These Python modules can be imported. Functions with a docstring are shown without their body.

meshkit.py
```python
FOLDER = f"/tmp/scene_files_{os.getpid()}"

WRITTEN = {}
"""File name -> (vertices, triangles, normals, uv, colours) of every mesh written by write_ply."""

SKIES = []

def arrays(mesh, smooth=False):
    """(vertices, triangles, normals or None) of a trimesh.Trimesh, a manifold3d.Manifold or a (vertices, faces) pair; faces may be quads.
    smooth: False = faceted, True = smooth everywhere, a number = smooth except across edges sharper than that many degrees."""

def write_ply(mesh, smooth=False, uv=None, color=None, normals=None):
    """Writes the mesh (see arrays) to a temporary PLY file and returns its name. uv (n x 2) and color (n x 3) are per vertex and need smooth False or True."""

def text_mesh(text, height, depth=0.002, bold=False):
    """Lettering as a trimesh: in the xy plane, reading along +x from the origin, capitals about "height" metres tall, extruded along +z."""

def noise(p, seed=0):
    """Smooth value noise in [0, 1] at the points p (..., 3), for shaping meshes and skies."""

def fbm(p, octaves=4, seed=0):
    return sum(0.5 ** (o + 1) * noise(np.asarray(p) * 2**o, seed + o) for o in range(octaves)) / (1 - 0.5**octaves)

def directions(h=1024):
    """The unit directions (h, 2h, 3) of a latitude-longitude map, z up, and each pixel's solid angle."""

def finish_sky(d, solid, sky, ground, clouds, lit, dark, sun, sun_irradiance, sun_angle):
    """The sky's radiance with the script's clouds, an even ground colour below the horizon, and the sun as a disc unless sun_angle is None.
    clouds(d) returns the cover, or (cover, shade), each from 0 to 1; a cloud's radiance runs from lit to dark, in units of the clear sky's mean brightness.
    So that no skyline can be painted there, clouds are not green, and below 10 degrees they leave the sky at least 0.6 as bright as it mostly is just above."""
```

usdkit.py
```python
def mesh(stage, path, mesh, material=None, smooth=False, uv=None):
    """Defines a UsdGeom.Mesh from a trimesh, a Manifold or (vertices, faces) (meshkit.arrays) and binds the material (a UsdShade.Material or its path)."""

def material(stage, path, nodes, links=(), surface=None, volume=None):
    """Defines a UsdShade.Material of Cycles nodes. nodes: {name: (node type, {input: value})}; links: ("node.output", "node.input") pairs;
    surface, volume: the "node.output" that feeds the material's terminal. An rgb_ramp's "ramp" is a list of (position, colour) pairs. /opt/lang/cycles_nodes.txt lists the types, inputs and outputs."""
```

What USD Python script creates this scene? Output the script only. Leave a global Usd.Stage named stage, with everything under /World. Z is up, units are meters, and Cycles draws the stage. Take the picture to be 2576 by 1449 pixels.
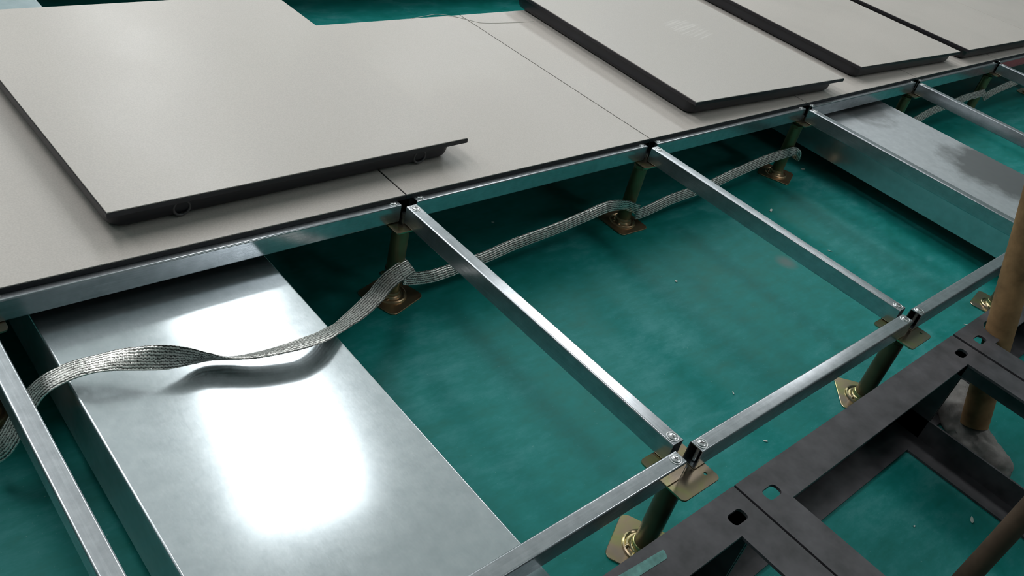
import math
import numpy as np
import trimesh
import usdkit
from meshkit import fbm
from pxr import Gf, Sdf, Usd, UsdGeom, UsdLux, UsdShade, Vt
from shapely.geometry import Point, Polygon, box as sbox
from shapely import affinity
from shapely.ops import unary_union

rng = np.random.default_rng(7)
stage = Usd.Stage.CreateInMemory()
UsdGeom.SetStageUpAxis(stage, UsdGeom.Tokens.z)
UsdGeom.SetStageMetersPerUnit(stage, 1.0)
UsdGeom.Xform.Define(stage, "/World")
UsdGeom.Scope.Define(stage, "/World/Looks")

# ------------------------------------------------------------------ camera
CAM = (-0.74854, -0.89818, 0.89934)
RIGHT = (0.74119, -0.63650, 0.21332)
UP = (0.25574, 0.56154, 0.78693)
FWD = (0.62068, 0.52871, -0.57899)
cam = UsdGeom.Camera.Define(stage, "/World/camera")
cam.AddTransformOp().Set(Gf.Matrix4d(*RIGHT, 0, *UP, 0, *(-c for c in FWD), 0, *CAM, 1))
cam.CreateHorizontalApertureAttr(36.0)
cam.CreateVerticalApertureAttr(36.0 * 1449 / 2576)
cam.CreateFocalLengthAttr(36.0 * 2145.5 / 2576)
cam.CreateClippingRangeAttr(Gf.Vec2f(0.02, 100))
EXPOSURE = -0.24
cam.CreateExposureAttr(EXPOSURE)

# ------------------------------------------------------------------ lamps: the hall's ceiling panels and added fill panels
CEIL = 2.80
LAMP = 8.8                      # radiance of a lit diffuser
LAMP_COLOUR = (0.97, 1.0, 1.0)
LAMP_TURN = -11.0                # the lamp rows run slightly askew to the raised floor
AMBIENT = 0.0
LAMPS = []                       # (x, y); left rows are added, unseen, for even fill
_c, _s = math.cos(math.radians(LAMP_TURN)), math.sin(math.radians(LAMP_TURN))
for a in (-3.5, -1.75, 0.0, 1.75, 3.5):
    for b in (-5.4, -2.7, -1.35, 0.0, 1.35, 2.7, 4.05, 5.4):
        if (a == 0 and -3 < b < 0) or (a == -3.5 and not -2 < b < 2) or (b < -2 and a != 1.75) or (a == -3.5 and b < 0) or (b == -1.35 and a > 0) or (a == 1.75 and b in (1.35, 4.05)):
            continue              # skipped to hold back glare and fill light
        LAMPS.append((0.93 + a * _c - b * _s, 1.83 + a * _s + b * _c))


# ------------------------------------------------------------------ helpers
def ident(name, parent="/World"):
    path, n = f"{parent}/{name}", 0
    while stage.GetPrimAtPath(path):
        n += 1
        path = f"{parent}/{name}_{n:03d}"
    return path


def data(prim, label=None, cat=None, group=None, kind=None):
    for k, v in (("label", label), ("category", cat), ("group", group), ("kind", kind)):
        if v:
            prim.SetCustomDataByKey(k, v)
    return prim


def thing(name, label, cat, loc=(0, 0, 0), rotz=0.0, group=None, kind=None):
    x = UsdGeom.Xform.Define(stage, ident(name))
    x.AddTranslateOp().Set(Gf.Vec3d(*loc))
    x.AddRotateZOp().Set(float(rotz))
    data(x.GetPrim(), label, cat, group, kind)
    return str(x.GetPath())


def dup(root, label, loc, rotz=0.0, group=None):
    src = stage.GetPrimAtPath(root)
    base = src.GetName()
    x = UsdGeom.Xform.Define(stage, ident(base))
    x.GetPrim().GetReferences().AddInternalReference(root)
    x.GetPrim().SetInstanceable(True)
    x.ClearXformOpOrder()
    x.GetPrim().GetAttribute("xformOp:translate").Set(Gf.Vec3d(*loc))
    x.GetPrim().GetAttribute("xformOp:rotateZ").Set(float(rotz))
    x.SetXformOpOrder([UsdGeom.XformOp(x.GetPrim().GetAttribute("xformOp:translate")),
                       UsdGeom.XformOp(x.GetPrim().GetAttribute("xformOp:rotateZ"))])
    data(x.GetPrim(), label, src.GetCustomDataByKey("category"), group or src.GetCustomDataByKey("group"))
    return str(x.GetPath())


def part(name, mesh, mat, parent, smooth=30, label=None, kind=None):
    if isinstance(mesh, list):
        mesh = trimesh.util.concatenate(mesh)
    m = usdkit.mesh(stage, ident(name, parent), mesh, M[mat], smooth=smooth)
    data(m.GetPrim(), label, None, None, kind)
    return str(m.GetPath())


def solo(name, mesh, mat, label, cat, group=None, kind=None, smooth=30):
    if isinstance(mesh, list):
        mesh = trimesh.util.concatenate(mesh)
    m = usdkit.mesh(stage, ident(name), mesh, M[mat], smooth=smooth)
    data(m.GetPrim(), label, cat, group, kind)
    return str(m.GetPath())


def bx(x0, x1, y0, y1, z0, z1):
    m = trimesh.creation.box((x1 - x0, y1 - y0, z1 - z0))
    m.apply_translation(((x0 + x1) / 2, (y0 + y1) / 2, (z0 + z1) / 2))
    return m


def rrect(w, d, r, cx=0.0, cy=0.0, res=6):
    return affinity.translate(sbox(-w / 2 + r, -d / 2 + r, w / 2 - r, d / 2 - r).buffer(r, quad_segs=res), cx, cy)


def extr(poly, h, z=0.0):
    m = trimesh.creation.extrude_polygon(poly, h, engine="earcut")
    m.apply_translation((0, 0, z))
    return m


def chamfer_slab(poly, h, z, c):
    """A plate with a small chamfer round its top and bottom edge (convex outline)."""
    pts = []
    rings = [(z, c), (z + c, 0), (z + h - c, 0), (z + h, c)]
    base = np.array(poly.exterior.coords)[:-1]
    out = [np.column_stack([base + 0, np.full(len(base), zz)]) if not ins else
           np.column_stack([inset(base, ins), np.full(len(base), zz)]) for zz, ins in rings]
    return loft(out)


def inset(ring, d):
    n = len(ring)
    a, b = np.roll(ring, 1, 0), np.roll(ring, -1, 0)
    t = b - a
    t = t / np.linalg.norm(t, axis=1, keepdims=True)
    return ring + d * np.column_stack([-t[:, 1], t[:, 0]]) * orient(ring)


def orient(ring):
    x, y = ring[:, 0], ring[:, 1]
    return 1.0 if np.sum(x * np.roll(y, -1) - y * np.roll(x, -1)) > 0 else -1.0


def loft(rings, cap=True):
    n = len(rings[0])
    v = np.vstack(rings)
    f = []
    for k in range(len(rings) - 1):
        for i in range(n):
            a, b = k * n + i, k * n + (i + 1) % n
            f += [[a, b, b + n], [a, b + n, a + n]]
    if cap:
        v = np.vstack([v, rings[0].mean(0), rings[-1].mean(0)])
        c0, c1 = len(v) - 2, len(v) - 1
        for i in range(n):
            j = (i + 1) % n
            f.append([c0, j, i])
            f.append([c1, (len(rings) - 1) * n + i, (len(rings) - 1) * n + j])
    m = trimesh.Trimesh(v, f, process=False)
    if orient(rings[0][:, :2]) < 0:
        m.invert()
    return m


def lathe(profile, seg=32):
    return trimesh.creation.revolve(np.array(profile), sections=seg)


def tube_between(a, b, r, seg=24, r2=None):
    a, b = np.array(a, float), np.array(b, float)
    d = b - a
    m = trimesh.creation.cylinder(r, np.linalg.norm(d), sections=seg)
    if r2 is not None:
        z = m.vertices[:, 2]
        k = np.where(z > 0, r2 / r, 1.0)
        m.vertices[:, 0] *= k
        m.vertices[:, 1] *= k
    m.apply_transform(trimesh.geometry.align_vectors((0, 0, 1), d / np.linalg.norm(d)))
    m.apply_translation((a + b) / 2)
    return m


def spline(pts, step):
    from scipy.interpolate import PchipInterpolator, CubicSpline
    pts = np.array(pts, float)
    s = np.concatenate([[0], np.cumsum(np.linalg.norm(np.diff(pts[:, :3], axis=0), axis=1))])
    t = np.linspace(0, s[-1], max(4, int(s[-1] / step)))
    return np.column_stack([PchipInterpolator(s, pts[:, k])(t) for k in range(pts.shape[1])]), t


def sweep(pts, r, step=0.006, seg=8):
    P, t = spline(pts, step)
    T = np.gradient(P, axis=0)
    T /= np.linalg.norm(T, axis=1, keepdims=True)
    N = np.cross(T, (0.31, 0.2, 0.93))
    N /= np.linalg.norm(N, axis=1, keepdims=True)
    B = np.cross(T, N)
    a = np.linspace(0, 2 * np.pi, seg, endpoint=False)
    rings = [P[i] + r * (np.cos(a)[:, None] * N[i] + np.sin(a)[:, None] * B[i]) for i in range(len(P))]
    n = seg
    v = np.vstack(rings)
    f = []
    for k in range(len(rings) - 1):
        for i in range(n):
            p, q = k * n + i, k * n + (i + 1) % n
            f += [[p, q, q + n], [p, q + n, p + n]]
    m = trimesh.Trimesh(v, f, process=False)
    m.fix_normals()
    return m


# ------------------------------------------------------------------ materials
M = {}


def mat(name, nodes, links, surface="p.BSDF"):
    M[name] = usdkit.material(stage, f"/World/Looks/{name}", nodes, links, surface=surface)


def zinc_sheet(name, base, dark, rough, rough_var, scale, stretch, bump, aniso=0.0, haze=0.35):
    """Galvanised or mill-finish metal: cloudy spangle, fine directional scratches."""
    mat(name, {
        "tc": ("texture_coordinate", {}),
        "mp": ("mapping", {"scale": stretch}),
        "n1": ("noise_texture", {"scale": scale, "detail": 4.0, "roughness": 0.6}),
        "n2": ("noise_texture", {"scale": 1.0, "detail": 3.0, "roughness": 0.65}),
        "r1": ("rgb_ramp", {"ramp": [(0.35, dark), (0.65, base)]}),
        "rr": ("map_range", {"from_min": 0.3, "from_max": 0.7, "to_min": rough - rough_var, "to_max": rough + rough_var}),
        "b": ("bump", {"strength": bump, "distance": 0.0005}),
        "p": ("principled_bsdf", {"metallic": 1.0, "anisotropic": aniso}),
        "q": ("principled_bsdf", {"metallic": 1.0, "roughness": 0.55}),
        "mc": ("mix_closure", {"fac": haze}),
    }, [("tc.object", "n1.vector"), ("tc.object", "mp.vector"), ("mp.vector", "n2.vector"),
        ("n1.fac", "r1.fac"), ("r1.color", "p.base_color"), ("n2.fac", "rr.value"), ("rr.result", "p.roughness"),
        ("n2.fac", "b.height"), ("b.normal", "p.normal"),
        ("r1.color", "q.base_color"), ("p.BSDF", "mc.closure1"), ("q.BSDF", "mc.closure2")], surface="mc.closure")


def paint(name, col, rough, var=0.15, scale=20.0, spec=0.5, bump=0.0):
    c0 = tuple(c * (1 - var) for c in col)
    c1 = tuple(c * (1 + var) for c in col)
    mat(name, {
        "tc": ("texture_coordinate", {}),
        "n": ("noise_texture", {"scale": scale, "detail": 5.0, "roughness": 0.6}),
        "r": ("rgb_ramp", {"ramp": [(0.3, c0), (0.7, c1)]}),
        "b": ("bump", {"strength": bump, "distance": 0.001}),
        "p": ("principled_bsdf", {"roughness": rough, "specular_ior_level": spec}),
    }, [("tc.object", "n.vector"), ("n.fac", "r.fac"), ("r.color", "p.base_color"), ("n.fac", "b.height"), ("b.normal", "p.normal")])


# green floor with pale scuffed haze, and fine grit
mat("green_floor", {
    "g": ("geometry", {}),
    "m1": ("mapping", {"scale": (1.0, 1.0, 1.0), "rotation": (0, 0, 0.6)}),
    "m2": ("mapping", {"scale": (3.0, 9.0, 1.0), "rotation": (0, 0, 0.5)}),
    "n1": ("noise_texture", {"scale": 3.2, "detail": 5.0, "roughness": 0.6, "distortion": 0.4}),
    "n2": ("noise_texture", {"scale": 4.0, "detail": 6.0, "roughness": 0.7}),
    "n3": ("noise_texture", {"scale": 260.0, "detail": 2.0}),
    "n4": ("noise_texture", {"scale": 34.0, "detail": 6.0, "roughness": 0.75}),
    "ma": ("math", {"math_type": "multiply_add", "value2": 0.24, "value3": -0.12}),
    "mul0": ("math", {"math_type": "multiply"}),
    "mul": ("math", {"math_type": "add"}),
    "dp": ("vector_math", {"math_type": "distance", "vector2": (0.853, -0.268, 0.0)}),
    "mp2": ("map_range", {"from_min": 0.008, "from_max": 0.030, "to_min": 0.6, "to_max": 0.0, "clamp": True}),
    "pk": ("mix", {"mix_type": "mix", "color2": (0.20, 0.20, 0.20)}),
    "r": ("rgb_ramp", {"ramp": [(0.14, (0.003, 0.190, 0.162)), (0.27, (0.011, 0.235, 0.218)), (0.42, (0.055, 0.300, 0.295))]}),
    "sp": ("rgb_ramp", {"ramp": [(0.70, (0, 0, 0)), (0.78, (0.10, 0.10, 0.10))]}),
    "mx": ("mix", {"mix_type": "add", "fac": 1.0}),
    "rr": ("map_range", {"from_min": 0.15, "from_max": 0.45, "to_min": 0.42, "to_max": 0.60}),
    "p": ("principled_bsdf", {"specular_ior_level": 0.22}),
}, [("g.position", "m1.vector"), ("g.position", "m2.vector"), ("m1.vector", "n1.vector"), ("m2.vector", "n2.vector"), ("g.position", "n3.vector"),
    ("n1.fac", "mul0.value1"), ("n2.fac", "mul0.value2"), ("g.position", "n4.vector"), ("n4.fac", "ma.value1"), ("mul0.value", "mul.value1"), ("ma.value", "mul.value2"),
    ("mul.value", "r.fac"), ("n3.fac", "sp.fac"), ("g.position", "dp.vector1"), ("dp.value", "mp2.value"), ("mp2.result", "pk.fac"), ("mx.color", "pk.color1"),
    ("r.color", "mx.color1"), ("sp.color", "mx.color2"), ("pk.color", "p.base_color"), ("mul.value", "rr.value"), ("rr.result", "p.roughness")])

# beige laminate with a very fine speckle
mat("beige_laminate", {
    "tc": ("texture_coordinate", {}),
    "n": ("noise_texture", {"scale": 420.0, "detail": 2.0}),
    "n2": ("noise_texture", {"scale": 3.0, "detail": 3.0}),
    "r": ("rgb_ramp", {"ramp": [(0.35, (0.560, 0.500, 0.463)), (0.65, (0.620, 0.556, 0.516))]}),
    "rr": ("map_range", {"from_min": 0.3, "from_max": 0.7, "to_min": 0.30, "to_max": 0.40}),
    "p": ("principled_bsdf", {"specular_ior_level": 0.45}),
}, [("tc.object", "n.vector"), ("tc.object", "n2.vector"), ("n.fac", "r.fac"), ("r.color", "p.base_color"), ("n2.fac", "rr.value"), ("rr.result", "p.roughness")])
# the same laminate, scuffed with pale streaks
mat("scuffed_laminate", {
    "tc": ("texture_coordinate", {}),
    "n": ("noise_texture", {"scale": 420.0, "detail": 2.0}),
    "mp": ("mapping", {"mapping_type": "texture", "scale": (0.006, 0.24, 1.0), "rotation": (0, 0, -1.30)}),
    "n2": ("noise_texture", {"scale": 1.0, "detail": 3.0, "roughness": 0.6}),
    "n3": ("vector_math", {"math_type": "distance", "vector2": (0.06, 0.02, 0.01)}),
    "mm": ("map_range", {"from_min": 0.05, "from_max": 0.16, "to_min": 1.0, "to_max": 0.0, "clamp": True}),
    "mul": ("math", {"math_type": "multiply"}),
    "r": ("rgb_ramp", {"ramp": [(0.35, (0.560, 0.504, 0.470)), (0.65, (0.620, 0.561, 0.525))]}),
    "s": ("rgb_ramp", {"ramp": [(0.46, (0, 0, 0)), (0.62, (0.11, 0.11, 0.11))]}),
    "mx": ("mix", {"mix_type": "add", "fac": 1.0}),
    "p": ("principled_bsdf", {"roughness": 0.32, "specular_ior_level": 0.45}),
}, [("tc.object", "n.vector"), ("tc.object", "mp.vector"), ("mp.vector", "n2.vector"), ("tc.object", "n3.vector1"), ("n3.value", "mm.value"), ("n2.fac", "mul.value1"), ("mm.result", "mul.value2"),
    ("n.fac", "r.fac"), ("mul.value", "s.fac"), ("r.color", "mx.color1"), ("s.color", "mx.color2"), ("mx.color", "p.base_color")])

paint("black_edge", (0.016, 0.014, 0.019), 0.45, 0.2, 30)
paint("black_steel", (0.014, 0.014, 0.019), 0.40, 0.25, 12)
paint("ring_grey", (0.10, 0.095, 0.10), 0.4, 0.2, 60)
paint("frame_paint", (0.066, 0.060, 0.067), 0.42, 0.45, 26, 0.5, 0.15)
paint("chalk_teal", (0.13, 0.29, 0.27), 0.8, 0.3, 90)
paint("rust_tan", (0.30, 0.170, 0.080), 0.65, 0.45, 22, 0.3, 0.2)
paint("rust_brown", (0.105, 0.066, 0.045), 0.7, 0.4, 18, 0.3, 0.2)
paint("concrete", (0.25, 0.23, 0.22), 0.75, 0.45, 28, 0.35, 0.5)
paint("paper_white", (0.62, 0.66, 0.62), 0.8, 0.05)
paint("thread_white", (0.6, 0.6, 0.55), 0.7, 0.05)
paint("red_rubber", (0.25, 0.012, 0.02), 0.5, 0.2)
paint("wall_paint", (0.55, 0.55, 0.55), 0.8, 0.03, 2)
paint("ceiling_paint", (0.80, 0.80, 0.81), 0.9, 0.02, 2)
paint("lamp_frame", (0.75, 0.75, 0.75), 0.5, 0.02)
zinc_sheet("duct_bright", (0.66, 0.71, 0.74), (0.59, 0.64, 0.67), 0.150, 0.012, 45, (420, 130, 130), 0.006)
zinc_sheet("stringer_zinc", (0.57, 0.59, 0.62), (0.47, 0.49, 0.52), 0.18, 0.03, 60, (9, 300, 300), 0.006)
zinc_sheet("screw_zinc", (0.72, 0.73, 0.74), (0.55, 0.55, 0.56), 0.22, 0.05, 200, (300, 300, 300), 0.02)
# dull galvanised sheet with two darker, soft-edged patches on its top
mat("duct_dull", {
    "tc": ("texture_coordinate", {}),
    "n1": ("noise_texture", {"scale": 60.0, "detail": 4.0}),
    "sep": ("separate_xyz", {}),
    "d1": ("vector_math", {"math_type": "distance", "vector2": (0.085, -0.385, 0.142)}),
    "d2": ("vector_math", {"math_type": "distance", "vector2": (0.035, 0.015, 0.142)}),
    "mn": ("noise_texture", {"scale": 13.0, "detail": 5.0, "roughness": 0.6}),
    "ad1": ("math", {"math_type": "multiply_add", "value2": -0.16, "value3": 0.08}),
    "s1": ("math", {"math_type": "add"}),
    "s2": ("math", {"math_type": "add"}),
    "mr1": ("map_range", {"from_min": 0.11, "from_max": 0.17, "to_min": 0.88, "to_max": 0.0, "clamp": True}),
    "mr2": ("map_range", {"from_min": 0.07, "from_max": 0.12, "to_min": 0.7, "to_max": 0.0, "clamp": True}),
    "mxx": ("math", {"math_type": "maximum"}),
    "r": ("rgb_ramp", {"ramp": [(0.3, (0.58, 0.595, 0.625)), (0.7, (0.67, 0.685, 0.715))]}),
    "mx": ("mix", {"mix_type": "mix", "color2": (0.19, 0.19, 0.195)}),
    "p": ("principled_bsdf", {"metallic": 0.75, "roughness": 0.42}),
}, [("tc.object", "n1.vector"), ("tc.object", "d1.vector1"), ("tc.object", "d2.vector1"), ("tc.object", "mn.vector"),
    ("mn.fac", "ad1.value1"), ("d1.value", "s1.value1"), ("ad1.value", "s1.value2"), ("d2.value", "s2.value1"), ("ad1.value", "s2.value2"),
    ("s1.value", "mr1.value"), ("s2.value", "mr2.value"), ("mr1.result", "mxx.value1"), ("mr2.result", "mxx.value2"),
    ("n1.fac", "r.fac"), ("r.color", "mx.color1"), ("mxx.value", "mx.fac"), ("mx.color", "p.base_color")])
# yellow passivated zinc: green-gold to pink
mat("yellow_zinc", {
    "tc": ("texture_coordinate", {}),
    "n": ("noise_texture", {"scale": 22.0, "detail": 2.0, "distortion": 0.6}),
    "r": ("rgb_ramp", {"ramp": [(0.28, (0.34, 0.37, 0.15)), (0.42, (0.46, 0.43, 0.20)), (0.56, (0.48, 0.37, 0.25)), (0.72, (0.44, 0.34, 0.29))]}),
    "p": ("principled_bsdf", {"metallic": 0.95, "roughness": 0.22}),
}, [("tc.object", "n.vector"), ("n.fac", "r.fac"), ("r.color", "p.base_color")])
mat("olive_zinc", {
    "tc": ("texture_coordinate", {}),
    "n": ("noise_texture", {"scale": 16.0, "detail": 3.0}),
    "r": ("rgb_ramp", {"ramp": [(0.3, (0.19, 0.155, 0.075)), (0.6, (0.29, 0.235, 0.12)), (0.75, (0.29, 0.20, 0.125))]}),
    "p": ("principled_bsdf", {"metallic": 0.55, "roughness": 0.38}),
}, [("tc.object", "n.vector"), ("n.fac", "r.fac"), ("r.color", "p.base_color")])
mat("copper_zinc", {
    "tc": ("texture_coordinate", {}),
    "n": ("noise_texture", {"scale": 24.0, "detail": 2.0, "distortion": 0.5}),
    "r": ("rgb_ramp", {"ramp": [(0.3, (0.42, 0.27, 0.17)), (0.5, (0.62, 0.40, 0.24)), (0.68, (0.56, 0.44, 0.27))]}),
    "p": ("principled_bsdf", {"metallic": 0.9, "roughness": 0.33}),
}, [("tc.object", "n.vector"), ("n.fac", "r.fac"), ("r.color", "p.base_color")])
mat("shaded_olive_zinc", {  # olive zinc with the shade of the front tubes put into its colour
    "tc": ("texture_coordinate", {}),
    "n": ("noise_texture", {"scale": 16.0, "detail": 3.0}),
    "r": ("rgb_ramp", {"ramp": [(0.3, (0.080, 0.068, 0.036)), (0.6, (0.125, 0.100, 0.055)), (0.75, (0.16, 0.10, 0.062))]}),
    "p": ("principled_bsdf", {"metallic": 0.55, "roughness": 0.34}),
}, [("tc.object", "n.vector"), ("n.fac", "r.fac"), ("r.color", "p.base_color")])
# tinned copper braid: bright strands, dull gaps
mat("tinned_braid", {
    "a": ("attribute", {"attribute": "strand"}),
    "r": ("rgb_ramp", {"ramp": [(0.24, (0.06, 0.058, 0.054)), (0.44, (0.55, 0.53, 0.50)), (0.70, (0.97, 0.95, 0.90))]}),
    "p": ("principled_bsdf", {"metallic": 0.55, "roughness": 0.30}),
}, [("a.fac", "r.fac"), ("r.color", "p.base_color")])
M["lamp_glow"] = usdkit.material(stage, "/World/Looks/lamp_glow", {"e": ("emission", {"color": LAMP_COLOUR, "strength": LAMP})}, [], surface="e.emission")

# ------------------------------------------------------------------ the hall
X0, X1, Y0, Y1 = -5.5, 9.0, -6.5, 9.5


def struct(name, mesh, m, label):
    return solo(name, mesh, m, label, None, kind="structure")


struct("floor", bx(X0, X1, Y0, Y1, -0.1, 0.0), "green_floor", "scuffed green hall floor under the raised floor")
struct("ceiling", bx(X0, X1, Y0, Y1, CEIL + 0.004, CEIL + 0.1), "ceiling_paint", "white hall ceiling")
struct("wall_left", bx(X0 - 0.1, X0, Y0, Y1, 0, CEIL), "wall_paint", "pale hall wall, left")
struct("wall_right", bx(X1, X1 + 0.1, Y0, Y1, 0, CEIL), "wall_paint", "pale hall wall, right")
struct("wall_back", bx(X0, X1, Y1, Y1 + 0.1, 0, CEIL), "wall_paint", "pale hall wall, back")
struct("wall_front", bx(X0, X1, Y0 - 0.1, Y0, 0, CEIL), "wall_paint", "pale hall wall behind the camera")

lamp0 = None
for i, (lx, ly) in enumerate(LAMPS):
    lab = "long white ceiling light panel above the hall, left rows added unseen as fill"
    if lamp0 is None:
        lamp0 = thing("ceiling_light", lab, "ceiling light", (lx, ly, CEIL), LAMP_TURN, "ceiling light panels")
        o, n = rrect(0.60, 1.20, 0.01), rrect(0.55, 1.15, 0.008)
        part("light_frame", extr(o.difference(n), 0.012, -0.010), "lamp_frame", lamp0)
        v = np.array([[-.275, -.575, -.004], [.275, -.575, -.004], [.275, .575, -.004], [-.275, .575, -.004]])
        part("diffuser", trimesh.Trimesh(v, [[0, 2, 1], [0, 3, 2]], process=False), "lamp_glow", lamp0, smooth=False)
    else:
        dup(lamp0, lab, (lx, ly, CEIL), LAMP_TURN)

# ------------------------------------------------------------------ raised floor: levels
ST = 0.1923          # top of the stringers
RIM = 0.0090         # rim of a panel stands this far above them
PT = ST + RIM        # top of the laid panels
PAN = 0.0310         # depth of the pan below the rim
SW, SH = 0.0208, 0.032
D = 0.637            # panel length front to back
W = 0.600


def pan_mesh(w, d, ins):
    """Black pressed pan below the rim with rounded corners and a rounded lower edge."""
    rings = []
    for z, k in ((0.0, 0.0), (-0.014, 0.0004), (-0.020, 0.0012), (-0.025, 0.003), (-0.028, 0.0055), (-0.0297, 0.009), (-PAN, 0.015)):
        r = 0.021
        pl = rrect(w - 2 * ins - 2 * k, d - 2 * ins - 2 * k, r, res=6)
        rings.append(np.column_stack([np.array(pl.exterior.coords)[:-1], np.full(len(pl.exterior.coords) - 1, z)]))
    rings.reverse()
    return loft(rings)


def panel(name, label, cat, loc, rotz, w, d, group, surface="beige_laminate", rings=()):
    """Origin: centre of the panel, at the underside of the rim."""
    t = thing(name, label, cat, loc, rotz, group)
    g = 0.0006
    rim = chamfer_slab(sbox(-w / 2 + g, -d / 2 + g, w / 2 - g, d / 2 - g), RIM - 0.0016, 0, 0.0006)
    part("steel_rim", rim, "black_edge", t, label="black edge rim")
    e = 0.0014
    part("laminate_top", chamfer_slab(sbox(-w / 2 + e, -d / 2 + e, w / 2 - e, d / 2 - e), 0.0016, RIM - 0.0016, 0.0003), surface, t, smooth=20, label="beige laminate top")
    pm = pan_mesh(w, d, 0.0140)
    pm.apply_translation((-0.0075, -0.0015, 0))
    part("pan", pm, "black_steel", t, label="black pressed pan")
    for rx, rz in rings:  # light caught on the embossed arcs is put into a paler grey
        tor = trimesh.creation.torus(0.0115, 0.0019, major_sections=40, minor_sections=10)
        tor.apply_transform(trimesh.transformations.rotation_matrix(math.pi / 2, (1, 0, 0)))
        tor.apply_translation((rx, -d / 2 + 0.0136, rz))
        part("stamped_ring", tor, "ring_grey", t, label="stamped ring with its light arc coloured pale")
    return t


# laid panels, front row (y 0 .. D)
LAID = "laid beige panels of the front row"
laid_labels = {
    -2: "laid beige floor panel just beyond the left edge, left of the big raised panel",
    -1: "laid beige floor panel at left with the big loose panel lying on it",
    0: "laid beige floor panel in the middle between the two thin dark seams",
    1: "laid beige floor panel right of the long dark seam, under the second loose panel",
    2: "laid beige floor panel under the third loose panel",
    3: "laid beige floor panel under the small loose panel at top right",
    4: "laid beige floor panel at the far right end of the row",
    5: "laid beige floor panel past the right edge, right of the small loose panel",
    -3: "laid beige floor panel well outside the left edge of the photo",
}
p0 = None
for i, lab in laid_labels.items():
    loc = ((i + 0.5) * W, D / 2, ST)
    if p0 is None:
        p0 = panel("floor_panel", lab, "floor panel", loc, 0, W, D, LAID)
    else:
        dup(p0, lab, loc)
# the row beyond the open gap (above the frame: only its shade on the floor shows)
for j in range(2, 6):
    for i in range(-4, 8):
        dup(p0, "laid beige floor panel behind the open gap", ((i + 0.5) * W, (j + 0.5) * D - 0.110, ST), 0, "laid panels behind the open gap")
for i in (4, 5, 6):
    dup(p0, "laid beige floor panel in the top right corner behind the loose panels", ((i + 0.5) * W, 1.5 * D + 0.001, ST), 0, "laid panels in the top right corner")

# loose panels lying on the laid ones
LOOSE = "loose panels lying on the laid floor"


def loose(label, nl, nr, depth, turn, surface, rings=()):
    nl, nr = np.array(nl), np.array(nr)
    w = np.linalg.norm(nr - nl)
    a = math.radians(turn)
    fx = (nl + nr) / 2
    c = fx + depth / 2 * np.array([-math.sin(a), math.cos(a)])
    panel("loose_floor_panel", label, "floor panel", (c[0], c[1], PT + PAN + 0.0002), turn, w, depth, LOOSE, surface, rings)


loose("largest loose beige floor panel, lying at left on the laid panels", (-0.4365, 0.0465), (0.1660, 0.0650), 0.652, 1.3, "beige_laminate",
      ((-0.197, -0.0160), (0.211, -0.0160)))
loose("loose beige floor panel with pale scuffs, second from the left", (0.7740, 0.0140), (1.3690, 0.0330), 0.650, -2.2, "scuffed_laminate")
loose("loose clean beige floor panel, third from the left", (1.5190, 0.0100), (2.1130, 0.0610), 0.650, -2.0, "beige_laminate")
loose("loose beige floor panel cut off by the top right corner of the photo", (2.1790, 0.0070), (2.7790, 0.0330), 0.650, -1.0, "beige_laminate")

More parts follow.
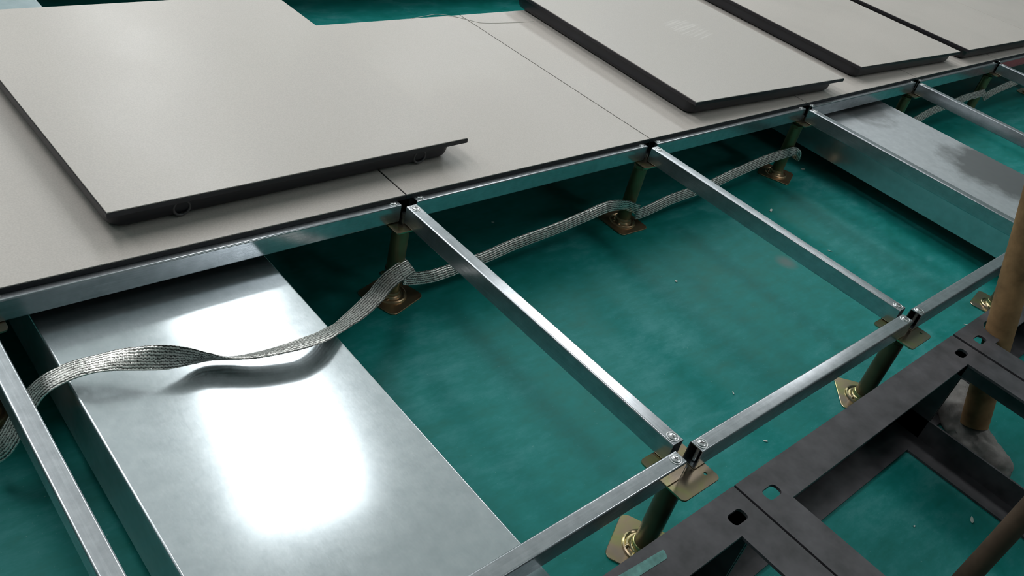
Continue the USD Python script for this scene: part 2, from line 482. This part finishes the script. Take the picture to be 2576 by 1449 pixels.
# ------------------------------------------------------------------ stringers
def stringer_mesh(L):
    o, n = rrect(SW, SH, 0.0024, res=4), rrect(SW - 0.0026, SH - 0.0026, 0.0012, res=4)
    m = extr(o.difference(n), L, -L / 2)
    m.apply_transform(trimesh.transformations.rotation_matrix(math.pi / 2, (0, 1, 0)))   # z -> x
    m.apply_transform(trimesh.transformations.rotation_matrix(math.pi / 2, (1, 0, 0)))   # width -> y
    m.apply_translation((0, 0, -SH / 2))
    b = m.bounds
    return m


def screw_mesh():
    head = lathe([(0.0, 0.0016), (0.0042, 0.0015), (0.0056, 0.0009), (0.0062, 0.0), (0.0062, -0.0008), (0.0, -0.0008)], 24)
    shaft = trimesh.creation.cylinder(0.0027, 0.029, sections=14)
    shaft.apply_translation((0, 0, -0.0150))
    return [head, shaft]


def stringer(label, loc, rotz, L, group, proto):
    if proto:
        return dup(proto, label, loc, rotz, group)
    t = thing("floor_stringer", label, "stringer", loc, rotz, group)
    part("square_tube", stringer_mesh(L), "stringer_zinc", t, label="galvanised steel tube")
    for s in (-1, 1):
        x = s * (L / 2 - 0.0102)
        ring = trimesh.creation.torus(0.0076, 0.0011, major_sections=28, minor_sections=8)
        ring.apply_scale((1, 1, 0.55))
        ring.apply_translation((x, 0, 0.0001))
        sc = screw_mesh()
        for q in sc:
            q.apply_translation((x, 0, 0.0003))
        p = part("screw", sc + [ring], "screw_zinc", t, label="cross-head screw")
        cross = [bx(x - 0.0030, x + 0.0030, -0.0006, 0.0006, 0.0012, 0.0021), bx(x - 0.0006, x + 0.0006, -0.0030, 0.0030, 0.0012, 0.0021)]
        for q in cross:
            q.apply_transform(trimesh.transformations.rotation_matrix(0.5 + s, (0, 0, 1), (x, 0, 0)))
        part("cross_recess", cross, "ring_grey", p, label="dark cross recess")
    return t


G = 0.6
across = {   # stringers running away from the camera (along y), front bay
    -1: "galvanised cross stringer at the left edge, left of the shiny duct",
    0: "galvanised cross stringer with the brightest glare, right of the shiny duct",
    1: "galvanised cross stringer over the open green floor in the middle of the photo",
    2: "galvanised cross stringer along the near side of the patchy dull duct",
    3: "galvanised cross stringer behind the patchy duct at upper right",
    4: "short visible piece of cross stringer in the upper right corner",
}
proto = None
for i, lab in across.items():
    proto2 = stringer(lab, (i * G - (0.0085 if i < 0 else 0.0), -G / 2, ST), 90, 0.5665, "stringers running away from the camera", proto)
    proto = proto or proto2
back = {
    -1: "galvanised stringer under the panel edge, passing over the back of the shiny duct",
    0: "galvanised stringer under the panel edge, between the two middle pedestals",
    1: "galvanised stringer under the panel edge, just left of the patchy duct",
    2: "galvanised stringer under the panel edge, over the back of the patchy duct",
    3: "galvanised stringer under the panel edge with a red glint, upper right",
    4: "galvanised stringer under the panel edge at the right end of the row",
}
proto_x = None
for i, lab in back.items():
    if i < 0:                # the outer bay is a little wider
        stringer(lab, (-0.305, 0.0, ST), 0, 0.5790, "stringers under the edge of the laid panels", None)
        continue
    q = stringer(lab, ((i + 0.5) * G, 0.0, ST), 0, 0.5690, "stringers under the edge of the laid panels", proto_x)
    proto_x = proto_x or q
front = {
    -1: "galvanised front stringer at bottom, crossing over the shiny duct",
    0: "galvanised front stringer at lower right, parallel to the black frames",
    1: "galvanised front stringer at the right edge, above the leaning rusty pipe",
    2: "galvanised front stringer past the right edge, over the patchy duct",
    3: "galvanised front stringer past the right edge, right of the patchy duct",
}
for i, lab in front.items():
    stringer(lab, ((i + 0.5) * G, -G, ST), 0, 0.5690, "front row of stringers", proto_x)
for i in range(-1, 5):      # under the far edge of the laid row (hidden by the panels)
    stringer("galvanised stringer hidden under the far edge of the laid panels", ((i + 0.5) * G, D - 0.012, ST), 0, 0.5690, "stringers hidden under the far panel edge", proto_x)
    stringer("galvanised stringer hidden under the panels behind the open gap", ((i + 0.5) * G, 2 * D + 0.150, ST), 0, 0.5690, "stringers hidden behind the open gap", proto_x)

# ------------------------------------------------------------------ pedestals
PZ = ST - SH - 0.0003        # top of the head plate


def pedestal(label, x, y, turn, base, group="pedestals carrying the stringers", tone="olive_zinc"):
    t = thing("floor_pedestal", label, "pedestal", (x, y, 0), 0, group)
    R = trimesh.transformations.rotation_matrix(math.radians(turn), (0, 0, 1))
    plate = chamfer_slab(rrect(0.084, 0.084, 0.012), 0.0026, 0.0001, 0.0007)
    plate.apply_transform(R)
    b = part("base_plate", plate, base, t, label="yellowish zinc base plate")
    boss = lathe([(0.0285, 0.0024), (0.0275, 0.0052), (0.0255, 0.0062), (0.0238, 0.0052), (0.0225, 0.0040), (0.0200, 0.0046),
                  (0.0185, 0.0078), (0.0166, 0.0092), (0.0155, 0.0085), (0.0, 0.0085), (0.0, 0.0024), (0.0285, 0.0024)], 48)
    part("stamped_ring", boss, base, b)
    for k in range(3):
        lug = trimesh.creation.icosphere(2, 0.0032)
        lug.apply_scale((1.3, 0.8, 0.55))
        a = math.radians(turn + 120 + k * 42)
        lug.apply_translation((0.0215 * math.cos(a), 0.0215 * math.sin(a), 0.0052))
        part("clinch_dimple", lug, base, b)
    tube = lathe([(0.0145, 0.004), (0.0145, 0.134), (0.0140, 0.136), (0.0112, 0.136), (0.0112, 0.110)], 32)
    part("tube", tube, tone, t, label="olive zinc tube")
    part("base_collar", lathe([(0.0152, 0.009), (0.0170, 0.009), (0.0172, 0.0115), (0.0158, 0.0145), (0.0146, 0.0150)], 32), base, t)
    nut = trimesh.creation.cylinder(0.0155, 0.007, sections=6)
    nut.apply_transform(trimesh.transformations.rotation_matrix(math.radians(turn * 1.7), (0, 0, 1)))
    nut.apply_translation((0, 0, 0.1395))
    part("lock_nut", nut, tone, t)
    th = []
    for k in range(16):
        z = 0.120 + k * 0.0021
        th += [(0.0088, z), (0.0098, z + 0.0010)]
    part("threaded_stud", lathe([(0.0, 0.110)] + th + [(0.0088, PZ - 0.0028), (0.0, PZ - 0.0028)], 24), "olive_zinc", t)
    hp = rrect(0.074, 0.074, 0.007).difference(Point(0.024, -0.022).buffer(0.0026)).difference(Point(-0.024, 0.022).buffer(0.0026))
    h = part("head_plate", extr(hp, 0.0024, PZ - 0.0026), "yellow_zinc", t, label="greenish gold zinc head plate")
    cb = []
    for a, bb in ((0, 1), (1, 0)):
        pass
    screw = trimesh.creation.cylinder(0.0045, 0.010, sections=16)
    screw.apply_translation((0.0, -0.002, PZ + 0.004))
    part("centre_bolt", screw, "screw_zinc", h, label="small bright centre bolt")
    return t


PED = {
    (-1, 0): ("pedestal at the left edge with an orange glint on its head plate", 12, "copper_zinc"),
    (0, 0): ("pedestal with two braids meeting at its tube, right of the shiny duct", 17, "copper_zinc"),
    (1, 0): ("pedestal with the braid looped across its foot, in the middle of the back row", -2, "copper_zinc"),
    (2, 0): ("pedestal at the left back corner of the patchy duct", 23, "copper_zinc"),
    (3, 0): ("pedestal right behind the patchy duct", 10, "copper_zinc"),
    (4, 0): ("dim pedestal in the upper right corner where the dark braid ends", -15, "copper_zinc"),
    (5, 0): ("pedestal beyond the right end of the panel row", 5, "copper_zinc"),
    (-1, -1): ("pedestal at front left just outside the photo", 20, "yellow_zinc"),
    (0, -1): ("nearest pedestal with a fully visible shiny base plate, bottom centre", 26, "yellow_zinc"),
    (1, -1): ("pedestal at right with a diamond-turned base plate", 42, "yellow_zinc"),
    (2, -1): ("pedestal at the right edge beside the leaning rusty pipe", 8, "yellow_zinc"),
    (3, -1): ("pedestal at front right just outside the photo", 30, "yellow_zinc"),
    (4, -1): ("pedestal at far front right outside the photo", 14, "yellow_zinc"),
}
for (i, j), (lab, turn, base) in PED.items():
    shift = (-0.0145, 0.011) if i == -1 else (0, 0)
    pedestal(lab, i * G + shift[0], j * G + shift[1], turn, base, tone="shaded_olive_zinc" if j < 0 else "olive_zinc")
for i in range(-1, 6):
    pedestal("pedestal hidden under the far edge of the laid panels", i * G, D - 0.012, 11 * i, "copper_zinc", "pedestals hidden under the far panel edge")
    pedestal("pedestal hidden under the panels behind the open gap", i * G, 2 * D + 0.150, 17 * i, "copper_zinc", "pedestals hidden behind the open gap")

# ------------------------------------------------------------------ galvanised ducts
def duct(label, xc, w, y0, y1, top, mat_top):
    t = thing("cable_duct", label, "cable duct", (xc, 0, 0), 0)
    h = 0.100
    zb = top - h
    tw = 0.0012
    u = Polygon([(-w / 2, 0), (w / 2, 0), (w / 2, h - 0.0015), (w / 2 - tw, h - 0.0015), (w / 2 - tw, tw), (-w / 2 + tw, tw), (-w / 2 + tw, h - 0.0015), (-w / 2, h - 0.0015)])
    m = extr(u, y1 - y0)
    m.apply_transform(trimesh.transformations.rotation_matrix(math.pi / 2, (1, 0, 0)))
    m.apply_translation((0, y1, zb))
    part("tray", m, "duct_bright", t, smooth=20, label="galvanised tray")
    o = 0.0013
    r = 0.003
    lid = sbox(-w / 2 - o, h - 0.011, w / 2 + o, h).buffer(0)
    lid = lid.buffer(-r).buffer(r, quad_segs=6).union(sbox(-w / 2 - o, h - 0.011, w / 2 + o, h - 0.005)).difference(sbox(-w / 2 - 0.0001, h - 0.02, w / 2 + 0.0001, h - 0.0013))
    m = extr(lid, y1 - y0)
    m.apply_transform(trimesh.transformations.rotation_matrix(math.pi / 2, (1, 0, 0)))
    m.apply_translation((0, y1, zb))
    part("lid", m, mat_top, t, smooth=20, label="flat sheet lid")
    for y in (-0.85, 0.42, 1.50):
        if y0 + 0.05 < y < y1 - 0.05:
            c = sbox(-0.02, 0, 0.02, zb).difference(sbox(-0.0175, 0.0, 0.0175, zb - 0.0025))
            q = extr(c, w + 0.06, -(w + 0.06) / 2)
            q.apply_transform(trimesh.transformations.rotation_matrix(math.pi / 2, (1, 0, 0)))
            q.apply_transform(trimesh.transformations.rotation_matrix(math.pi / 2, (0, 0, 1)))
            q.apply_translation((0, y, 0))
            part("support_bar", q, "stringer_zinc", t, label="hidden support channel")
    return t


duct("shiny galvanised cable duct with two white light reflections, lower left", -0.390, 0.3125, -0.655, 2.30, 0.142, "duct_bright")
duct("dull pale galvanised cable duct with dark patches, upper right", 1.5, 0.3105, -1.30, 2.30, 0.142, "duct_dull")

# ------------------------------------------------------------------ tinned braids
VIEW = np.array(FWD)


def braid(name, label, pts, hw=0.0112, group="tinned earth braids"):
    """pts: (x, y, z, turn in degrees; 0 = broadside to the camera's side of the floor)."""
    P, s = spline(pts, 0.0009)
    phi = np.radians(P[:, 3])
    P = P[:, :3]
    T = np.gradient(P, axis=0)
    k = 41
    pad = np.pad(T, ((k // 2, k // 2), (0, 0)), mode="edge")
    T = np.stack([np.convolve(pad[:, c], np.ones(k) / k, "valid") for c in range(3)], 1)
    T /= np.linalg.norm(T, axis=1, keepdims=True)
    F = np.cross(T, VIEW)
    F /= np.linalg.norm(F, axis=1, keepdims=True)
    Gv = np.cross(T, F)
    Wd = np.cos(phi)[:, None] * F + np.sin(phi)[:, None] * Gv
    Nn = np.cross(T, Wd)
    nv = 34
    half = np.linspace(0, np.pi, nv)
    prof = [(np.cos(a), np.sin(a)) for a in half] + [(np.cos(a), np.sin(a)) for a in np.linspace(np.pi, 2 * np.pi, nv)[1:-1]]
    prof = np.array(prof)
    n = len(prof)
    pitch = 0.0043
    wob = 0.0012 * (fbm(np.column_stack([s * 40, s * 0, s * 0]), 3, 5) - 0.5)
    across_ = prof[:, 0] * hw
    U, V = np.meshgrid(s, across_, indexing="ij")
    jit = 0.9 * (fbm(np.stack([U * 120, V * 160, 0 * U], -1), 3, 11) - 0.5)
    jit2 = 0.9 * (fbm(np.stack([U * 120, V * 160, 0 * U], -1), 3, 29) - 0.5)
    A, B = (U + V * 1.15) / pitch + jit, (U - V * 1.15) / pitch + jit2
    fa, fb = A - np.floor(A), B - np.floor(B)
    ha = np.sin(np.pi * fa) ** 0.7 * (0.62 + 0.38 * np.cos(np.pi * (B + np.floor(A))))
    hb = np.sin(np.pi * fb) ** 0.7 * (0.62 - 0.38 * np.cos(np.pi * (A + np.floor(B))))
    hgt = np.maximum(ha, hb)
    cell = np.where(ha > hb, np.floor(A) * 127.1 + np.floor(B * 0.5) * 311.7, np.floor(B) * 269.5 + np.floor(A * 0.5) * 183.3)
    shine = 0.60 + 0.40 * np.mod(np.sin(cell) * 43758.5453, 1.0)
    thick = 0.0020
    lift = prof[:, 1] * thick
    pos = (P[:, None, :] + Wd[:, None, :] * (across_[None, :, None] * (1 + 8 * wob[:, None, None]))
           + Nn[:, None, :] * (lift[None, :, None] + np.sign(prof[:, 1])[None, :, None] * 0.0009 * (hgt[..., None] - 0.5)))
    v = pos.reshape(-1, 3)
    m_ = len(P)
    i = np.arange(m_ - 1)[:, None] * n + np.arange(n)[None, :]
    j = np.arange(m_ - 1)[:, None] * n + (np.arange(n)[None, :] + 1) % n
    f = np.vstack([np.stack([i, j, j + n], -1).reshape(-1, 3), np.stack([i, j + n, i + n], -1).reshape(-1, 3)])
    c0, c1 = len(v), len(v) + 1
    v = np.vstack([v, P[0], P[-1]])
    e = (m_ - 1) * n
    f = np.vstack([f, [[c0, (q + 1) % n, q] for q in range(n)], [[c1, e + q, e + (q + 1) % n] for q in range(n)]])
    tm = trimesh.Trimesh(v, f, process=False)
    if tm.volume < 0:
        tm.invert()
    g = usdkit.mesh(stage, ident(name), tm, M["tinned_braid"], smooth=True)
    UsdGeom.PrimvarsAPI(g).CreatePrimvar("strand", Sdf.ValueTypeNames.FloatArray, "vertex").Set(Vt.FloatArray.FromNumpy(np.append((hgt * shine).ravel(), [0.5, 0.5]).astype(np.float32)))
    data(g.GetPrim(), label, "braid", group)


braid("earth_braid", "woven tinned braid draped and twisted across the shiny duct", [
    (0.016, -0.0195, 0.072, 0), (-0.0366, -0.0407, 0.076, 5), (-0.1039, -0.0878, 0.092, 12), (-0.1841, -0.1433, 0.120, 28), (-0.2449, -0.1859, 0.1535, 48),
    (-0.2704, -0.1975, 0.162, 56), (-0.2953, -0.2009, 0.165, 62), (-0.3262, -0.1971, 0.163, 72), (-0.3542, -0.1899, 0.1605, 80), (-0.3838, -0.1768, 0.1575, 96),
    (-0.4042, -0.1665, 0.159, 116), (-0.4398, -0.1592, 0.168, 160), (-0.4685, -0.1499, 0.171, 196), (-0.4956, -0.1383, 0.170, 215), (-0.5191, -0.1302, 0.167, 227),
    (-0.5426, -0.1223, 0.160, 222), (-0.5671, -0.1172, 0.148, 216), (-0.5819, -0.1125, 0.130, 208), (-0.5989, -0.1151, 0.108, 202), (-0.6144, -0.1196, 0.085, 194), (-0.6333, -0.10, 0.05, 180)], 0.0148)
braid("earth_braid", "woven tinned braid sagging between the two middle pedestals", [
    (0.004, -0.0215, 0.050, 0), (0.018, -0.024, 0.046, 4), (0.08, -0.021, 0.034, 10), (0.169, -0.02, 0.038, 18), (0.262, -0.02, 0.050, 20), (0.364, -0.02, 0.057, 22), (0.438, -0.02, 0.066, 18),
    (0.506, -0.02, 0.074, 12), (0.559, -0.022, 0.066, 30), (0.592, -0.023, 0.052, 40), (0.606, -0.023, 0.046, 30)])
braid("earth_braid", "woven tinned braid between the middle pedestal and the patchy duct", [
    (0.600, -0.0265, 0.036, 30), (0.624, -0.024, 0.033, 20), (0.739, -0.02, 0.043, 14), (0.842, -0.02, 0.047, 12), (0.955, -0.02, 0.063, 10), (1.116, -0.02, 0.078, 8), (1.19, -0.0205, 0.079, 8),
    (1.218, -0.022, 0.070, 30), (1.228, -0.021, 0.050, 45)])
braid("earth_braid", "dull dark braid in the shadow behind the patchy duct", [
    (1.690, -0.03, 0.028, 10), (1.80, -0.024, 0.045, 10), (1.877, -0.02, 0.054, 10), (2.011, -0.02, 0.078, 10), (2.153, -0.02, 0.086, 8), (2.264, -0.02, 0.093, 8),
    (2.307, -0.02, 0.092, 8), (2.390, -0.0215, 0.094, 10)])
braid("earth_braid", "dull dark braid leaving the upper right corner pedestal", [
    (2.400, -0.0225, 0.070, 10), (2.487, -0.02, 0.085, 8), (2.713, -0.02, 0.100, 8), (2.95, -0.022, 0.08, 8)])

cl = thing("braid_clamp", "small zinc clamp on the tube where two braids meet", "clamp", (0, 0, 0.052))
part("clamp_band", lathe([(0.01462, -0.006), (0.0162, -0.006), (0.0162, 0.006), (0.01462, 0.006), (0.01462, -0.006)], 32), "screw_zinc", cl)
part("clamp_lug", extr(rrect(0.013, 0.011, 0.002, -0.0215, 0.0), 0.0025, -0.001), "screw_zinc", cl)
lb = trimesh.creation.cylinder(0.003, 0.006, sections=6)
lb.apply_translation((-0.023, 0, 0.002))
part("clamp_bolt", lb, "olive_zinc", cl)

# ------------------------------------------------------------------ black steel base frames
FT = 0.198


def slot(cx, cy):
    return affinity.translate(rrect(0.0265, 0.0155, 0.006, res=5), cx, cy)


def frame(label, x0, x1, yb, depth, left_foot=True, chalk=None, notch=None):
    """Two rectangles of 50 mm steel angle joined by four corner posts; top at FT."""
    t = thing("base_frame", label, "steel frame", (0, 0, 0), 0)
    yf, a, k = yb - depth, 0.0505, 0.004
    xs, ys = (x0, x1), (yb, yf)

    def rail_plan(side):
        if side == "back":
            p = sbox(x0, yb - a, x1, yb)
            return p.difference(slot(x0 + 0.033, yb - 0.0315)).difference(slot(x1 - 0.033, yb - 0.0315))
        if side == "front":
            p = sbox(x0, yf, x1, yf + a)
            return p.difference(slot(x0 + 0.033, yf + 0.0315)).difference(slot(x1 - 0.033, yf + 0.0315))
        if side == "left":
            return sbox(x0, yf + a, x0 + a, yb - a)
        return sbox(x1 - a, yf + a, x1, yb - a)

    leg = {"back": (x0, x1, yb - k, yb), "front": (x0, x1, yf, yf + k), "left": (x0, x0 + k, yf + k, yb - k), "right": (x1 - k, x1, yf + k, yb - k)}
    for side in ("back", "front", "left", "right"):
        l = leg[side]
        plan = rail_plan(side)
        if notch and side in ("back", "left"):       # cut-out that lets the pipe through
            plan = plan.difference(Point(*notch).buffer(0.0275))
        top = [extr(plan, k, FT - k), bx(*l, FT - a, FT - k)]
        p = part("top_rail", top, "frame_paint", t, label="black painted steel angle")
        if side == "back" and chalk:
            q = Polygon(chalk)
            part("chalk_mark", extr(q.buffer(0.002), 0.0003, FT + 0.0001), "chalk_teal", p, label="pale teal streak")
        if side == "left" and not left_foot:
            continue
        plan = {"back": sbox(x0, yb - a, x1, yb), "front": sbox(x0, yf, x1, yf + a), "left": sbox(x0, yf + a, x0 + a, yb - a), "right": sbox(x1 - a, yf + a, x1, yb - a)}[side]
        h = 0.044
        part("foot_rail", [extr(plan, k, 0.0002), bx(*l, k, h)], "frame_paint", t, label="black angle on the floor")
    for sx, x in ((1, x0), (-1, x1)):
        for sy, y in ((-1, yb), (1, yf)):
            c = sbox(min(x, x + sx * 0.046), min(y, y + sy * k), max(x, x + sx * 0.046), max(y, y + sy * k)).union(
                sbox(min(x, x + sx * k), min(y, y + sy * 0.046), max(x, x + sx * k), max(y, y + sy * 0.046)))
            part("corner_post", extr(c, FT - k - 0.0045, 0.0044), "frame_paint", t, label="black corner post")
    return t


YB = -0.6665
frame("black slotted steel base frame at the bottom edge with a teal streak", -0.6045, -0.0005, YB, 0.62,
      chalk=[(-0.235, -0.684), (-0.150, -0.6875), (-0.147, -0.6815), (-0.235, -0.676)])
frame("black slotted steel base frame in the middle, framing the concrete lump", 0.0030, 0.6050, YB, 0.62)
frame("black slotted steel base frame at the right edge behind the leaning pipe", 0.6115, 1.2125, YB, 0.62, left_foot=False, notch=(0.7076, -0.7069))

# ------------------------------------------------------------------ concrete lump and rusty pipes
def blob(points, noise_amp, seed):
    import manifold3d as mf
    parts = []
    sph = []
    for x, y, z, r in points:
        s = mf.Manifold.sphere(r, 20).translate((x, y, z))
        sph.append(s)
    hulls = [mf.Manifold.batch_hull([sph[i], sph[i + 1]]) for i in range(len(sph) - 1)]
    m = hulls[0]
    for h in hulls[1:]:
        m = m + h
    m = m.trim_by_plane((0, 0, 1), 0.0005)
    m = m.refine_to_length(0.006)
    k = m.to_mesh()
    tm = trimesh.Trimesh(k.vert_properties[:, :3], k.tri_verts)
    trimesh.smoothing.filter_taubin(tm, iterations=6)
    nrm = tm.vertex_normals
    d = (fbm(tm.vertices * 38, 4, seed) - 0.5)[:, None] * noise_amp
    tm.vertices = tm.vertices + nrm * d
    v = tm.vertices.copy()
    v[:, 2] = np.maximum(v[:, 2], 0.0003)
    tm.vertices = v
    return tm


solo("concrete_lump", blob([(0.752, -0.700, 0.030, 0.030), (0.722, -0.724, 0.022, 0.036), (0.700, -0.760, 0.004, 0.036), (0.672, -0.795, 0.006, 0.034), (0.655, -0.822, 0.012, 0.030)], 0.020, 3),
     "concrete", "rough grey concrete lump on the floor holding the rusty pipe", "concrete block", smooth=25)


def pipe(label, a, b, r, m):
    a, b = np.array(a), np.array(b)
    t = thing("rusty_pipe", label, "pipe", tuple(float(q) for q in a))
    d = b - a
    L = np.linalg.norm(d)
    n = 60
    z = np.linspace(0, L, n)
    prof = [(r - 0.0025, 0.0)] + [(r * (1 + 0.010 * math.sin(q * 31)), q) for q in z] + [(r - 0.0025, L), (r - 0.0025, L - 0.05), (0, L - 0.05)]
    tm = lathe([(0.0, 0.0)] + prof, 36)
    tm.apply_transform(trimesh.geometry.align_vectors((0, 0, 1), d / L))
    part("pipe_body", tm, m, t, label="rusted steel tube")
    col = lathe([(r + 0.0004, 0.018), (r + 0.003, 0.018), (r + 0.003, 0.034), (r + 0.0004, 0.034)], 36)
    col.apply_transform(trimesh.geometry.align_vectors((0, 0, 1), d / L))
    return t


A = np.array((0.6902, -0.7602, 0.036))
Bv = np.array((0.7050, -0.7149, 0.1721)) - A
pipe("leaning rusty tan pipe standing in the concrete lump at the right edge", A, A + Bv / Bv[2] * 0.85, 0.0225, "rust_tan")
pipe("dark brown rusty pipe in the bottom right corner", (0.2751, -0.8981, 0.0005), (0.3860, -0.9117, 0.90), 0.0135, "rust_brown")

# ------------------------------------------------------------------ small things
def scrap(label, x, y, ang, l, w, group=None, k=0):
    r2 = np.random.default_rng(100 + k)
    n = 7
    a = np.linspace(0, 2 * np.pi, n, endpoint=False)
    rad = 0.6 + 0.4 * r2.random(n)
    pts = np.column_stack([np.cos(a) * rad * l / 2, np.sin(a) * rad * w / 2])
    poly = Polygon(pts)
    m = extr(poly, 0.0007)
    v = m.vertices.copy()
    v[:, 2] += 0.0006 + 0.16 * (v[:, 0] ** 2) / max(l, 0.004)
    m.vertices = v
    m.apply_transform(trimesh.transformations.rotation_matrix(ang, (0, 0, 1)))
    m.apply_translation((x, y, 0))
    solo("paper_scrap", m, "paper_white", label, "scrap", group)


scrap("largest white paper scrap, standing out on the floor inside the middle black frame", 0.511, -0.855, 0.5, 0.018, 0.006, k=1)
scrap("white paper scrap on the green floor left of the middle cross stringer", 0.545, -0.204, 0.3, 0.008, 0.007, k=2)
scrap("curled pale scrap near the cross stringer left of the patchy duct", 1.017, -0.113, 0.4, 0.020, 0.009, k=3)
scrap("white scrap beside the foot of the pedestal by the patchy duct", 1.310, -0.014, -0.4, 0.018, 0.006, k=4)
scrap("white scrap between the front stringer and the black frames", 0.339, -0.571, -0.7, 0.010, 0.005, k=5)
scrap("tiny scrap in the shaded bay left of the patchy duct", 1.005, -0.288, -0.9, 0.013, 0.004, k=6)
scrap("tiny pale scrap under the shadow of the panels, right of the bright cross stringer", 0.323, 0.109, -0.4, 0.008, 0.003, k=7)
scrap("tiny pale scrap behind the concrete lump", 0.848, -0.690, 0.5, 0.009, 0.004, k=8)
scrap("tiny scrap on the open floor close to the front stringer", 0.383, -0.472, 0.9, 0.010, 0.003, k=9)
scrap("thin pale splinter beside the right base plate", 1.060, -0.600, -0.6, 0.018, 0.002, k=10)
scrap("tiny scrap on the floor at the frame corner", 0.573, -0.695, 0.2, 0.007, 0.004, k=11)
scrap("tiny scrap left of the largest scrap", 0.408, -0.806, 0.2, 0.007, 0.003, k=12)

solo("thread", sweep([(0.455, 0.6345, 0.2017), (0.500, 0.640, 0.2030), (0.530, 0.642, 0.2045), (0.567, 0.634, 0.2025), (0.597, 0.610, 0.2017), (0.626, 0.583, 0.2017), (0.679, 0.574, 0.2017), (0.785, 0.567, 0.2017)], 0.0006, 0.008, 6),
     "thread_white", "fine white thread lying across the back edge of the panels", "thread")
rc = thing("tool_case", "dim red case on the floor just past the right edge", "tool case", (3.00, -0.19, 0.0))
part("case_body", chamfer_slab(rrect(0.32, 0.20, 0.02), 0.065, 0.0005, 0.004), "red_rubber", rc)
part("case_lid", chamfer_slab(rrect(0.322, 0.202, 0.02), 0.030, 0.0665, 0.006), "red_rubber", rc)
hd = trimesh.creation.torus(0.040, 0.006, major_sections=32, minor_sections=10)
hd.apply_scale((1.0, 0.5, 1.0))
hd.apply_translation((0, -0.100, 0.050))
part("handle", hd, "black_edge", rc)
for sx in (-0.10, 0.10):
    part("latch", bx(sx - 0.012, sx + 0.012, -0.106, -0.100, 0.045, 0.085), "screw_zinc", rc)
